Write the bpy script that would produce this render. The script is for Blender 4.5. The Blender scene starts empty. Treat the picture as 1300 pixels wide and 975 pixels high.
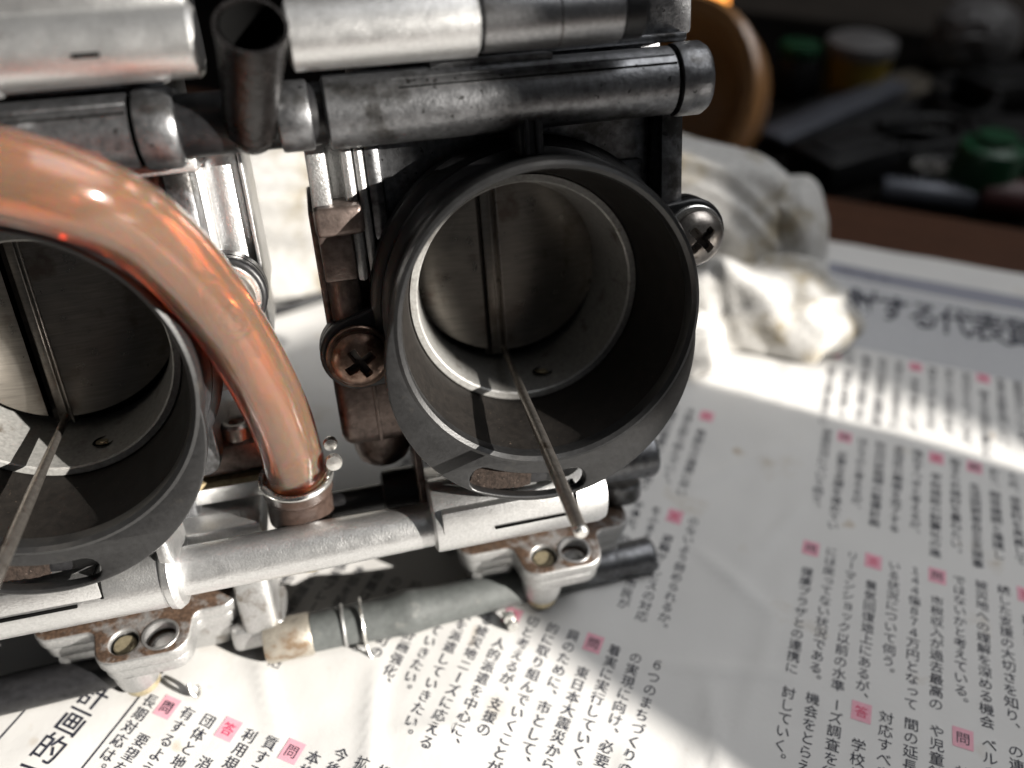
import bpy, bmesh, math, random
from mathutils import Vector, Matrix, noise
import numpy as np

# ------------------------------------------------------------------ set-up: camera, world, lights, exposure
S = 0.001                                   # everything below is written in millimetres
R = math.radians
scene = bpy.context.scene
COL = scene.collection

cam_data = bpy.data.cameras.new('camera')
cam = bpy.data.objects.new('camera', cam_data)
COL.objects.link(cam)
cam.location = (0, 0, 0.146)
cam.rotation_euler = (R(90 - 40), 0, 0)
cam_data.sensor_width = 36
cam_data.lens = 36 * 1050 / 1300
cam_data.clip_start = 0.005
cam_data.clip_end = 50
cam_data.dof.use_dof = True
cam_data.dof.focus_distance = 0.134
cam_data.dof.aperture_fstop = 8.6
scene.camera = cam

SUN_AZ, SUN_EL = 114.0, 18.0                # azimuth clockwise from +Y
sd = Vector((math.sin(R(SUN_AZ)) * math.cos(R(SUN_EL)), math.cos(R(SUN_AZ)) * math.cos(R(SUN_EL)), math.sin(R(SUN_EL))))

world = bpy.data.worlds.new('World')
scene.world = world
world.use_nodes = True
bg = world.node_tree.nodes['Background']
bg.inputs[0].default_value = (0.88, 0.93, 1.0, 1)
bg.inputs[1].default_value = 0.013

sun_d = bpy.data.lights.new('sun', 'SUN')
sun_d.energy = 5.0
sun_d.angle = R(0.53)
sun_d.color = (1.0, 0.95, 0.88)
sun = bpy.data.objects.new('sun', sun_d)
COL.objects.link(sun)
sun.rotation_euler = sd.to_track_quat('Z', 'Y').to_euler()
sun.location = sd * 2

win_d = bpy.data.lights.new('window_light', 'AREA')
win_d.shape = 'RECTANGLE'
win_d.size, win_d.size_y = 0.7, 0.55
win_d.spread = R(75)
win_d.energy = 0.33
win_d.color = (0.98, 0.985, 1.0)
win = bpy.data.objects.new('window_light', win_d)
COL.objects.link(win)
win.location = (0.42, 0.22, 0.66)
win.rotation_euler = (Vector((0.42, 0.22, 0.66)) - Vector((0.05, 0.11, 0.0))).to_track_quat('Z', 'Y').to_euler()

scene.view_settings.view_transform = 'Standard'
scene.view_settings.look = 'None'
scene.view_settings.exposure = 1.42
scene.view_settings.gamma = 1.0
scene.render.engine = 'CYCLES'
scene.cycles.use_denoising = True
scene.cycles.max_bounces = 10
scene.cycles.transmission_bounces = 10
scene.cycles.caustics_reflective = False
scene.cycles.caustics_refractive = False
scene.cycles.sample_clamp_indirect = 6.0

# ------------------------------------------------------------------ materials
def mat(name, base, metal=0.0, rough=0.5, spec=0.5, grain=None, spots=None, dirt=None, bump=None, topdirt=None, coat=0.0, streak=None):
    """grain=(scale/mm, amount): brightness noise; spots=(scale, threshold, colour): dark pits; dirt=(scale, threshold, colour)
    big stains; bump=(scale, strength mm); topdirt=(colour, amount): grime lying on faces that look up the part; streak: brushed."""
    m = bpy.data.materials.new(name); m.use_nodes = True
    nt = m.node_tree; N, Lk = nt.nodes, nt.links
    p = N['Principled BSDF']
    p.inputs['Metallic'].default_value = metal
    p.inputs['Roughness'].default_value = rough
    p.inputs['Specular IOR Level'].default_value = spec
    p.inputs['Coat Weight'].default_value = coat
    p.inputs['Base Color'].default_value = (*base, 1)
    tc = N.new('ShaderNodeTexCoord')
    def nz(scale, detail=3, rgh=0.55, vec=None):
        n = N.new('ShaderNodeTexNoise')
        n.inputs['Scale'].default_value = scale * 1000; n.inputs['Detail'].default_value = detail
        n.inputs['Roughness'].default_value = rgh
        Lk.new(vec or tc.outputs['Object'], n.inputs['Vector']); return n.outputs['Fac']
    def ramp(f, a, b):
        r = N.new('ShaderNodeMapRange'); r.inputs[1].default_value = a; r.inputs[2].default_value = b
        Lk.new(f, r.inputs[0]); return r.outputs[0]
    def mix(f, a, b, mode='MIX'):
        x = N.new('ShaderNodeMix'); x.data_type = 'RGBA'; x.blend_type = mode
        if isinstance(f, float): x.inputs[0].default_value = f
        else: Lk.new(f, x.inputs[0])
        for k, v in ((6, a), (7, b)):
            if isinstance(v, tuple): x.inputs[k].default_value = (*v, 1)
            else: Lk.new(v, x.inputs[k])
        return x.outputs[2]
    c = base
    if streak:
        mp = N.new('ShaderNodeMapping'); mp.inputs['Scale'].default_value = streak[0]
        Lk.new(tc.outputs['Object'], mp.inputs[0])
        f = nz(streak[1], 4, 0.6, mp.outputs[0])
        c = mix(ramp(f, 0.3, 0.7), tuple(v * (1 - streak[2]) for v in base), tuple(min(1, v * (1 + streak[2])) for v in base))
    if grain:
        f = nz(grain[0], 4)
        g = mix(ramp(f, 0.3, 0.7), tuple(v * (1 - grain[1]) for v in base), tuple(min(1, v * (1 + grain[1])) for v in base))
        c = g if not streak else mix(0.5, c, g)
    if dirt:
        f = ramp(nz(dirt[0], 5, 0.62), dirt[1], dirt[1] + 0.13)
        c = mix(f, c, dirt[2])
    if spots:
        f = ramp(nz(spots[0], 2), spots[1], spots[1] + 0.06)
        c = mix(f, c, spots[2])
    if topdirt:
        sx = N.new('ShaderNodeSeparateXYZ'); Lk.new(tc.outputs['Normal'], sx.inputs[0])
        up = ramp(sx.outputs['Z'], 0.60, 0.88)
        f2 = ramp(nz(0.28, 5, 0.65), topdirt[1], topdirt[1] + 0.2)
        mu = N.new('ShaderNodeMath'); mu.operation = 'MULTIPLY'; Lk.new(up, mu.inputs[0]); Lk.new(f2, mu.inputs[1])
        speck = mix(ramp(nz(1.6, 3), 0.4, 0.65), topdirt[0], tuple(v * 2.2 for v in topdirt[0]))
        c = mix(mu.outputs[0], c, speck)
        inv = N.new('ShaderNodeMath'); inv.operation = 'MULTIPLY_ADD'; inv.inputs[1].default_value = -metal; inv.inputs[2].default_value = metal
        Lk.new(mu.outputs[0], inv.inputs[0]); Lk.new(inv.outputs[0], p.inputs['Metallic'])
    if not isinstance(c, tuple): Lk.new(c, p.inputs['Base Color'])
    rr = N.new('ShaderNodeMapRange'); rr.inputs[3].default_value = max(0.02, rough - 0.10); rr.inputs[4].default_value = min(1, rough + 0.12)
    Lk.new(nz(0.35, 4), rr.inputs[0]); Lk.new(rr.outputs[0], p.inputs['Roughness'])
    if bump:
        b = N.new('ShaderNodeBump'); b.inputs['Strength'].default_value = 1.0; b.inputs['Distance'].default_value = bump[1] * S
        Lk.new(nz(bump[0], 3), b.inputs['Height']); Lk.new(b.outputs[0], p.inputs['Normal'])
    return m

M = {}
M['alu'] = mat('cast_aluminium', (0.46, 0.46, 0.455), 0.85, 0.38, grain=(3.0, 0.16), dirt=(0.2, 0.58, (0.20, 0.17, 0.14)), bump=(3.0, 0.09))
M['alu_shaded'] = mat('shaded_aluminium', (0.27, 0.27, 0.275), 0.9, 0.34, grain=(1.6, 0.2), dirt=(0.16, 0.58, (0.12, 0.115, 0.11)), bump=(2.4, 0.03))  # darker copy of the bright tube metal, shade put into the colour
M['alu_bright'] = mat('bright_aluminium', (0.66, 0.66, 0.655), 0.90, 0.33, grain=(2.0, 0.10), dirt=(0.16, 0.69, (0.28, 0.25, 0.22)), bump=(3.2, 0.06))
M['alu_dark'] = mat('oxidised_aluminium', (0.185, 0.188, 0.195), 0.9, 0.37, grain=(0.8, 0.32), spots=(0.75, 0.66, (0.05, 0.05, 0.05)), dirt=(0.13, 0.53, (0.062, 0.06, 0.058)), bump=(1.8, 0.05))
M['alu_brown'] = mat('brown_aluminium', (0.16, 0.125, 0.11), 0.75, 0.40, grain=(0.9, 0.3), dirt=(0.3, 0.55, (0.06, 0.045, 0.04)), bump=(1.8, 0.05))  # one brown base tone with random darker patches
M['alu_bowl'] = mat('bowl_aluminium', (0.44, 0.44, 0.435), 0.8, 0.40, grain=(2.2, 0.18), dirt=(0.25, 0.64, (0.22, 0.18, 0.14)), bump=(2.8, 0.09), topdirt=((0.060, 0.038, 0.026), 0.30))
M['black'] = mat('black_plastic', (0.010, 0.010, 0.011), 0, 0.38, spec=0.4, grain=(0.8, 0.4), bump=(2.5, 0.015))
M['lip'] = mat('dusty_black_plastic', (0.013, 0.013, 0.0133), 0, 0.33, spec=0.5, grain=(1.5, 0.25), dirt=(0.22, 0.62, (0.030, 0.028, 0.025)), bump=(3.0, 0.02))
M['funnel_in'] = mat('dusty_funnel_inside', (0.008, 0.0064, 0.0052), 0, 0.7, spec=0.25, grain=(0.7, 0.4), spots=(2.6, 0.72, (0.10, 0.075, 0.055)), bump=(2.0, 0.03))
M['dust'] = mat('sooty_dust', (0.020, 0.014, 0.011), 0, 0.9, spec=0.2, grain=(1.5, 0.5), spots=(2.6, 0.67, (0.11, 0.085, 0.07)), bump=(1.8, 0.25))
M['ring'] = mat('throat_aluminium', (0.34, 0.335, 0.32), 0.45, 0.40, grain=(1.5, 0.2), dirt=(0.2, 0.58, (0.14, 0.12, 0.10)), bump=(2.0, 0.02))
M['slide'] = mat('brushed_slide', (0.25, 0.23, 0.205), 0.92, 0.30, streak=((0.12, 1, 3.4), 0.9, 0.18), dirt=(0.12, 0.55, (0.16, 0.13, 0.11)), bump=(2.4, 0.008))
M['groove'] = mat('slide_groove', (0.05, 0.042, 0.036), 0.4, 0.5, grain=(1, 0.3))
M['steel'] = mat('screw_steel', (0.36, 0.33, 0.30), 0.92, 0.30, grain=(1.2, 0.2), dirt=(0.4, 0.6, (0.15, 0.12, 0.10)), bump=(2.0, 0.03))
M['steel_rust'] = mat('rusty_screw_steel', (0.22, 0.15, 0.115), 0.85, 0.34, grain=(1.0, 0.3), dirt=(0.35, 0.52, (0.09, 0.05, 0.035)), bump=(1.8, 0.05))
M['zinc'] = mat('zinc_wire', (0.72, 0.71, 0.68), 0.9, 0.25, grain=(1.5, 0.15))
M['brass'] = mat('dull_brass', (0.42, 0.36, 0.24), 0.6, 0.42, grain=(1.2, 0.25), dirt=(0.3, 0.58, (0.22, 0.17, 0.12)), bump=(2, 0.04))
M['tan_pipe'] = mat('stained_pipe', (0.36, 0.33, 0.28), 0.6, 0.42, grain=(1.0, 0.2), dirt=(0.25, 0.54, (0.20, 0.14, 0.09)), bump=(2, 0.05))
M['rubber'] = mat('grey_rubber', (0.080, 0.086, 0.084), 0, 0.5, grain=(0.6, 0.2), dirt=(0.2, 0.6, (0.15, 0.15, 0.14)), bump=(2.5, 0.02))
M['gasket'] = mat('paper_gasket', (0.42, 0.33, 0.19), 0, 0.8, grain=(1.2, 0.25))
M['gunmetal'] = mat('dark_gunmetal', (0.007, 0.0062, 0.006), 0.0, 0.28, grain=(0.6, 0.4), dirt=(0.35, 0.62, (0.02, 0.017, 0.016)), bump=(0.9, 0.16))
M['dark_hole'] = mat('hole_dark', (0.003, 0.003, 0.003), 0, 0.9, spec=0.05)  # near-black, shade inside holes and slots put into the colour

M['collar'] = mat('brown_collar', (0.045, 0.030, 0.024), 0, 0.3, grain=(0.8, 0.3), dirt=(0.4, 0.55, (0.05, 0.035, 0.03)), bump=(2, 0.03))

def hose_mat():
    m = bpy.data.materials.new('amber_hose'); m.use_nodes = True
    nt = m.node_tree; N, Lk = nt.nodes, nt.links
    p = N['Principled BSDF']
    tc = N.new('ShaderNodeTexCoord')
    n = N.new('ShaderNodeTexNoise'); n.inputs['Scale'].default_value = 160; n.inputs['Detail'].default_value = 4
    Lk.new(tc.outputs['Object'], n.inputs['Vector'])
    mx = N.new('ShaderNodeMix'); mx.data_type = 'RGBA'
    mx.inputs[6].default_value = (0.94, 0.50, 0.31, 1); mx.inputs[7].default_value = (0.96, 0.67, 0.51, 1)
    Lk.new(n.outputs['Fac'], mx.inputs[0]); Lk.new(mx.outputs[2], p.inputs['Base Color'])
    p.inputs['Transmission Weight'].default_value = 0.90
    p.inputs['Roughness'].default_value = 0.13
    p.inputs['IOR'].default_value = 1.42
    p.inputs['Subsurface Weight'].default_value = 0.8
    p.inputs['Subsurface Radius'].default_value = (1.0, 0.28, 0.12)
    p.inputs['Subsurface Scale'].default_value = 0.004
    p.inputs['Coat Weight'].default_value = 0.4
    p.inputs['Coat Roughness'].default_value = 0.1
    b = N.new('ShaderNodeBump'); b.inputs['Distance'].default_value = 0.00025; b.inputs['Strength'].default_value = 0.6
    Lk.new(n.outputs['Fac'], b.inputs['Height']); Lk.new(b.outputs[0], p.inputs['Normal'])
    va = N.new('ShaderNodeVolumeAbsorption'); va.inputs['Color'].default_value = (0.96, 0.42, 0.13, 1); va.inputs['Density'].default_value = 300
    Lk.new(va.outputs[0], N['Material Output'].inputs['Volume'])
    return m
M['hose'] = hose_mat()

# ------------------------------------------------------------------ mesh helpers (millimetres in, metres out)
class MB:
    """Collects shapes; build() links them as ONE mesh object."""
    def __init__(self): self.v, self.f, self.mi = [], [], []
    def add(self, vs, fs, mi=0):
        k = len(self.v); self.v += [tuple(p) for p in vs]
        self.f += [tuple(i + k for i in f) for f in fs]; self.mi += [mi] * len(fs)
        return self
    def bm(self, b, mi=0):
        b.verts.index_update()
        self.add([v.co[:] for v in b.verts], [[v.index for v in f.verts] for f in b.faces], mi); b.free(); return self
    def box(self, x0, x1, y0, y1, z0, z1, r=0.6, seg=2, mi=0):
        b = bmesh.new(); bmesh.ops.create_cube(b, size=1)
        for v in b.verts: v.co = ((x0 + x1) / 2 + v.co.x * (x1 - x0), (y0 + y1) / 2 + v.co.y * (y1 - y0), (z0 + z1) / 2 + v.co.z * (z1 - z0))
        if r: bmesh.ops.bevel(b, geom=b.edges[:], offset=r, segments=seg, affect='EDGES', profile=0.5, clamp_overlap=True)
        return self.bm(b, mi)
    def lathe(self, prof, axis='Y', c=(0, 0, 0), seg=64, closed=False, a0=0, mi=0, caps=True):
        """prof = [(radius, position along axis)]"""
        n = len(prof); vs, fs = [], []
        for j in range(seg):
            a = a0 + 2 * math.pi * j / seg; ca, sa = math.cos(a), math.sin(a)
            for r, t in prof:
                if axis == 'Y': vs.append((c[0] + r * ca, c[1] + t, c[2] + r * sa))
                elif axis == 'X': vs.append((c[0] + t, c[1] + r * ca, c[2] + r * sa))
                else: vs.append((c[0] + r * ca, c[1] + r * sa, c[2] + t))
        for j in range(seg):
            k = (j + 1) % seg
            for i in range(n if closed else n - 1):
                i2 = (i + 1) % n
                fs.append((j * n + i, j * n + i2, k * n + i2, k * n + i))
        if caps and not closed:
            for e in (0, n - 1):
                if prof[e][0] > 1e-6: fs.append(tuple(j * n + e for j in range(seg)))
        return self.add(vs, fs, mi)
    def cyl(self, r, t0, t1, axis='X', c=(0, 0, 0), bev=0.4, seg=48, mi=0):
        return self.lathe([(r - bev, t0), (r - bev * 0.3, t0 + bev * 0.3), (r, t0 + bev), (r, t1 - bev), (r - bev * 0.3, t1 - bev * 0.3), (r - bev, t1)], axis, c, seg, mi=mi)
    def tube(self, pts, rad, seg=20, inner=None, caps=True, mi=0, smooth=6):
        """sweep a circle along a Catmull-Rom path; rad scalar or list"""
        P = [Vector(p) for p in pts]
        rl = rad if isinstance(rad, (list, tuple)) else [rad] * len(P)
        Q, RR = [], []
        for i in range(len(P) - 1):
            p0, p1, p2, p3 = P[max(0, i - 1)], P[i], P[i + 1], P[min(len(P) - 1, i + 2)]
            for s in range(smooth):
                t = s / smooth
                Q.append(0.5 * ((2 * p1) + (p2 - p0) * t + (2 * p0 - 5 * p1 + 4 * p2 - p3) * t * t + (3 * p1 - p0 - 3 * p2 + p3) * t ** 3))
                RR.append(rl[i] * (1 - t) + rl[i + 1] * t)
        Q.append(P[-1]); RR.append(rl[-1])
        T = [(Q[min(i + 1, len(Q) - 1)] - Q[max(i - 1, 0)]).normalized() for i in range(len(Q))]
        nrm = T[0].orthogonal().normalized(); fr = []
        for i, t in enumerate(T):
            nrm = (nrm - t * nrm.dot(t)).normalized(); fr.append((nrm.copy(), t.cross(nrm)))
        def shell(k):
            vs = []
            for i, q in enumerate(Q):
                for j in range(seg):
                    a = 2 * math.pi * j / seg
                    vs.append(q + (fr[i][0] * math.cos(a) + fr[i][1] * math.sin(a)) * RR[i] * k)
            return vs
        vs = shell(1.0); fs = []
        n = len(Q)
        for i in range(n - 1):
            for j in range(seg):
                k = (j + 1) % seg
                fs.append((i * seg + j, i * seg + k, (i + 1) * seg + k, (i + 1) * seg + j))
        if inner:
            o = len(vs); vs += shell(inner)
            for i in range(n - 1):
                for j in range(seg):
                    k = (j + 1) % seg
                    fs.append((o + i * seg + k, o + i * seg + j, o + (i + 1) * seg + j, o + (i + 1) * seg + k))
            for i in (0, n - 1):
                for j in range(seg):
                    k = (j + 1) % seg
                    f = (i * seg + k, i * seg + j, o + i * seg + j, o + i * seg + k)
                    fs.append(f if i == 0 else f[::-1])
        elif caps:
            fs.append(tuple(range(seg))[::-1]); fs.append(tuple((n - 1) * seg + j for j in range(seg)))
        return self.add(vs, fs, mi)
    def plate(self, loops, t0, t1, plane='XZ', bev=0.4, mi=0):
        """flat plate with holes: loops = outline then holes, extruded from t0 to t1 along the remaining axis"""
        cu = bpy.data.curves.new('plate_outline', 'CURVE'); cu.dimensions = '2D'; cu.fill_mode = 'BOTH'
        h = abs(t1 - t0) / 2; cu.extrude = max(1e-4, h - bev); cu.bevel_depth = bev; cu.bevel_resolution = 2; cu.offset = -bev
        for lp in loops:
            s = cu.splines.new('POLY'); s.points.add(len(lp) - 1); s.use_cyclic_u = True
            for q, (x, y) in zip(s.points, lp): q.co = (x, y, 0, 1)
        ob = bpy.data.objects.new('plate_outline', cu)
        me = ob.to_mesh()
        c = (t0 + t1) / 2
        if plane == 'XZ': vs = [(v.co.x, c + v.co.z, v.co.y) for v in me.vertices]
        else: vs = [(v.co.x, v.co.y, c + v.co.z) for v in me.vertices]
        fs = [tuple(p.vertices) for p in me.polygons]
        self.add(vs, fs, mi)
        ob.to_mesh_clear(); bpy.data.objects.remove(ob); bpy.data.curves.remove(cu)
        return self
    def mesh(self, name, mats, angle=35):
        me = bpy.data.meshes.new(name)
        me.from_pydata([(x * S, y * S, z * S) for x, y, z in self.v], [], self.f)
        me.materials.clear()
        for m in (mats if isinstance(mats, (list, tuple)) else [mats]): me.materials.append(M[m] if isinstance(m, str) else m)
        me.polygons.foreach_set('material_index', self.mi)
        me.validate()
        b = bmesh.new(); b.from_mesh(me)
        bmesh.ops.remove_doubles(b, verts=b.verts, dist=1e-6)
        bmesh.ops.recalc_face_normals(b, faces=b.faces)
        b.to_mesh(me); b.free()
        me.polygons.foreach_set('use_smooth', [True] * len(me.polygons))
        me.set_sharp_from_angle(angle=R(angle))
        return me
    def build(self, name, mats, parent=None, loc=None, angle=35, label=None):
        return link(name, self.mesh(name, mats, angle), parent, loc, label)

def link(name, me, parent=None, loc=None, label=None):
    o = bpy.data.objects.new(name, me); COL.objects.link(o)
    if parent is not None: o.parent = parent
    if loc: o.location = [v * S for v in loc]
    if label: o['label'] = label
    return o
def thing(name, label, cat, loc=(0, 0, 0), group=None):
    o = bpy.data.objects.new(name, None); COL.objects.link(o)
    o.empty_display_size = 0.01
    o.location = [v * S for v in loc]; o['label'] = label; o['category'] = cat
    if group: o['group'] = group
    return o
def circ(cx, cy, r, n=40): return [(cx + r * math.cos(2 * math.pi * i / n), cy + r * math.sin(2 * math.pi * i / n)) for i in range(n)]
def rrect(pts, rs, n=6):
    """polygon with rounded corners"""
    out = []; m = len(pts)
    for i, (x, y) in enumerate(pts):
        p = Vector((x, y)); a = (Vector(pts[i - 1]) - p).normalized(); b = (Vector(pts[(i + 1) % m]) - p).normalized()
        r = rs[i] if isinstance(rs, (list, tuple)) else rs
        if r <= 0: out.append((x, y)); continue
        ang = a.angle(b); d = r / math.tan(ang / 2)
        c = p + (a + b).normalized() * (r / math.sin(ang / 2))
        s, e = p + a * d - c, p + b * d - c
        a0 = math.atan2(s.y, s.x); a1 = math.atan2(e.y, e.x)
        da = (a1 - a0 + math.pi) % (2 * math.pi) - math.pi
        out += [(c.x + r * math.cos(a0 + da * k / n), c.y + r * math.sin(a0 + da * k / n)) for k in range(n + 1)]
    return out

# ------------------------------------------------------------------ setting: floor, table, newspaper
random.seed(7)
TXA = R(22.0)
UX = Vector((math.cos(TXA), -math.sin(TXA))); UY = Vector((math.sin(TXA), math.cos(TXA)))
def uv2w(u, v): return (u * UX.x + v * UY.x, u * UX.y + v * UY.y)

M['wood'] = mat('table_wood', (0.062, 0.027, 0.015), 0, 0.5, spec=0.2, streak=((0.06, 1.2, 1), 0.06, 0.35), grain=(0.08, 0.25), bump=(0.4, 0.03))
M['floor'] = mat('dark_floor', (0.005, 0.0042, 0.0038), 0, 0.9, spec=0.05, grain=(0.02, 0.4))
M['wall_or_blocker'] = mat('dim_wall_or_blocker', (0.006, 0.005, 0.0045), 0, 0.95, spec=0.05, grain=(0.01, 0.3))

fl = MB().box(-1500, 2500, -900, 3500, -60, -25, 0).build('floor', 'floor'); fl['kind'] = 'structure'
wl = MB().box(-1500, 2500, 1500, 1560, -25, 1800, 0).build('wall_or_blocker', 'wall_or_blocker'); wl['kind'] = 'structure'

def sun_blocker(name, dist, loop, thick=14):
    """unseen slab added to block the sun: loop = outline as the sun sees it (sideways, up), set upright at dist"""
    ch, sh = math.cos(R(SUN_EL)), math.sin(R(SUN_EL)); n = Vector((math.sin(R(SUN_AZ)), math.cos(R(SUN_AZ)), 0)); hh = Vector((-n.y, n.x, 0))
    cu = []
    for h_, w_ in loop:
        t = (dist + w_ * sh) / ch
        cu.append((h_, w_ * ch + t * sh))
    b_ = MB().plate([cu], 0, thick, 'XZ', 0.5)
    b_.v = [tuple(hh * a + n * (dist + d) + Vector((0, 0, z))) for a, d, z in b_.v]
    o = b_.build(name, 'wall_or_blocker'); o['kind'] = 'structure'; return o
# the shaded strip between two sunlit ones: unseen slabs added, outlines cut to cast this shade
sun_blocker('wall_or_blocker', 420, [(140, -125), (172, -60), (178.1, -16.6), (180.1, -5.3), (179.6, 5), (181, 20), (182, 42), (140, 42)])
sun_blocker('wall_or_blocker', 560, [(40, -60), (72, -10), (78.7, 0), (84, 7), (90, 13), (98, 17), (106, 26), (105.5, 44), (104, 62), (103, 77), (105, 97), (106, 114), (104, 170), (138, 170), (138, 47), (160, 42), (160, -60)])
sun_blocker('wall_or_blocker', 940, [(140, -80), (172, -40), (187.4, -16.7), (192.7, -10.9), (202.2, -1.3), (207, 9), (209, 17), (207, 28), (205, 41), (212, 58), (235, 83), (270, 123), (310, 170), (620, 170), (620, -80)])

def rot_w(ob, extra=0): ob.rotation_euler = (0, 0, -TXA + extra)
tb = thing('table', 'brown wooden low table under the spread newspaper', 'table', (0, 0, 0)); rot_w(tb)
MB().box(-420, 420, -180, 310, -22, -0.6, 2, 3).build('table_top', 'wood', tb)
for x in (-395, 395):
    for y in (-160, 290):
        MB().box(x - 14, x + 14, y - 14, y + 14, -24.8, -21, 1).build('leg', 'wood', tb)

def paper_h(u, v):
    """height of the sheet (mm): a fold valley at u=4, slow waves and small creases"""
    h = 0.9 + 0.9 * noise.noise((u * 0.018, v * 0.016, 1.3)) + (0.28 + 0.35 * math.exp(-((u - 4) / 16) ** 2)) * noise.noise((u * 0.06, v * 0.05, 7.1))
    h += 0.10 * noise.noise((u * 0.19, v * 0.16, 3.3))
    d = abs(u - 4.5 - 1.2 * noise.noise((0, v * 0.03, 9)))
    h += 0.16 * math.exp(-(d / 2.2) ** 2) - 0.10 * math.exp(-(d / 9) ** 2)
    for (cu, cv, ca, ln, k) in CREASE:
        a, b = (u - cu) * math.cos(ca) + (v - cv) * math.sin(ca), -(u - cu) * math.sin(ca) + (v - cv) * math.cos(ca)
        if abs(a) < ln and abs(b) < 6: h += 2.4 * k * math.exp(-abs(b) / 1.2) * (1 - (a / ln) ** 2)
    return max(0.05, h)
CREASE = [(5, 96, 0.3, 16, 0.35), (3, 118, 2.6, 14, 0.35), (8, 78, 1.9, 22, 0.3), (-4, 150, 0.9, 15, 0.25), (1, 60, 2.2, 18, 0.3), (-52, 60, 2.0, 14, 0.25), (-38, 66, 0.4, 12, 0.25), (10, 135, 1.2, 15, 0.3), (30, 160, 0.5, 20, 0.2), (-75, 60, 2.4, 13, 0.25), (12, 103, 1.5, 25, 0.2)]

def paper_mat():
    m = mat('newsprint', (0.66, 0.65, 0.63), 0, 0.62, spec=0.25, grain=(0.05, 0.03), dirt=(0.05, 0.60, (0.57, 0.53, 0.47)), spots=(0.10, 0.705, (0.50, 0.43, 0.35)), bump=(0.9, 0.03))
    return m
M['paper'] = paper_mat()
M['ink'] = mat('black_ink', (0.018, 0.020, 0.034), 0, 0.6, grain=(1.5, 0.3))
M['grey_ink'] = mat('grey_tint_ink', (0.40, 0.41, 0.44), 0, 0.62)
M['band_ink'] = mat('header_band_ink', (0.25, 0.255, 0.30), 0, 0.62)
M['pink'] = mat('pink_ink', (0.72, 0.36, 0.43), 0, 0.6, grain=(1.0, 0.06))
M['red'] = mat('red_ink', (0.62, 0.05, 0.13), 0, 0.6)

news = thing('newspaper', 'spread white newspaper printed with Japanese columns and pink marks', 'newspaper')
rot_w(news)
def sheet(u0, u1, v0, v1, step, z=0.0):
    nu, nv = int((u1 - u0) / step) + 1, int((v1 - v0) / step) + 1
    vs = [(u0 + (u1 - u0) * i / (nu - 1), v0 + (v1 - v0) * j / (nv - 1)) for j in range(nv) for i in range(nu)]
    vs = [(u, v, paper_h(u, v) + z) for u, v in vs]
    fs = [(j * nu + i, j * nu + i + 1, (j + 1) * nu + i + 1, (j + 1) * nu + i) for j in range(nv - 1) for i in range(nu - 1)]
    return vs, fs
MB().add(*sheet(-230, 190, -60, 273, 1.4)).build('paper_sheet', 'paper', news, angle=80)
MB().add(*[( [(u, v, z - 0.35) for u, v, z in s] if k == 0 else s) for k, s in enumerate(sheet(-227, 193, -64, 271, 6))]).build('lower_sheet', 'paper', news, angle=80)

# --- print: glyph outlines of the built-in CJK font turned into flat ink
GLYPH = {}
def glyph(ch, bold=0.002):
    if (ch, bold) in GLYPH: return GLYPH[(ch, bold)]
    cu = bpy.data.curves.new('glyph', 'FONT'); cu.body = ch; cu.size = 1.0; cu.resolution_u = 2; cu.offset = bold
    ob = bpy.data.objects.new('glyph', cu)
    COL.objects.link(ob); bpy.context.view_layer.update()
    me = ob.evaluated_get(bpy.context.evaluated_depsgraph_get()).to_mesh()
    v = np.array([p.co[:2] for p in me.vertices]) if len(me.vertices) else np.zeros((0, 2))
    f = [tuple(p.vertices) for p in me.polygons]
    bpy.data.objects.remove(ob); bpy.data.curves.remove(cu)
    GLYPH[(ch, bold)] = (v, f); return v, f
def put(mb, ch, u, v, size, mi=0, lift=0.09, turn=0.0, bold=0.002, sx=1.0):
    """one character centred at (u, v), size in mm"""
    if ch in ' 　': return
    vs, fs = glyph(ch, bold)
    if not len(vs): return
    if ch in '、。': off = vs - vs.mean(0); off = off + np.array([0.30, 0.32])
    elif ch in 'ー―（）〜': c = (vs.min(0) + vs.max(0)) / 2; w = vs - c; off = np.stack([w[:, 1], -w[:, 0]], 1)
    elif ch in 'っょゃゅッョャュァィェ': off = vs - np.array([0.5, 0.38]) + np.array([0.08, 0.08])
    else: off = vs - np.array([(vs[:, 0].min() + vs[:, 0].max()) / 2 if ch.isdigit() else 0.5, 0.38])
    if turn: c_, s_ = math.cos(turn), math.sin(turn); off = np.stack([off[:, 0] * c_ - off[:, 1] * s_, off[:, 0] * s_ + off[:, 1] * c_], 1)
    q = off * np.array([size * sx, size]) + np.array([u, v])
    mb.add([(a, b, paper_h(a, b) + lift) for a, b in q], fs, mi)
CH, PITCH = 2.66, 2.74
def column(text, u, vtop):
    """one vertical line of print; '問' or '答' after '#' is a coloured marker square"""
    mb = MB(); k = 0; i = 0
    while i < len(text):
        ch = text[i]
        if ch == '#':
            i += 1; mk = MB(); vc = vtop - 1.5
            a, b = 1.75, 2.0
            mk.add(*[[(x, y, paper_h(x, y) + 0.06) for x, y in ((u - a, vc - b), (u + a, vc - b), (u + a, vc + b), (u - a, vc + b))], [(0, 1, 2, 3)]])
            put(mk, text[i], u, vc, 2.5, 1, 0.11)
            mk.build('marker_square', ['pink', 'red' if text[i] == '答' else 'ink'], news, angle=80)
            k = 1.55
        else:
            put(mb, ch, u, vtop - PITCH * (k + 0.5), CH); k += 1
        i += 1
    if mb.v: mb.build('text_column', 'ink', news, angle=80)

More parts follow.
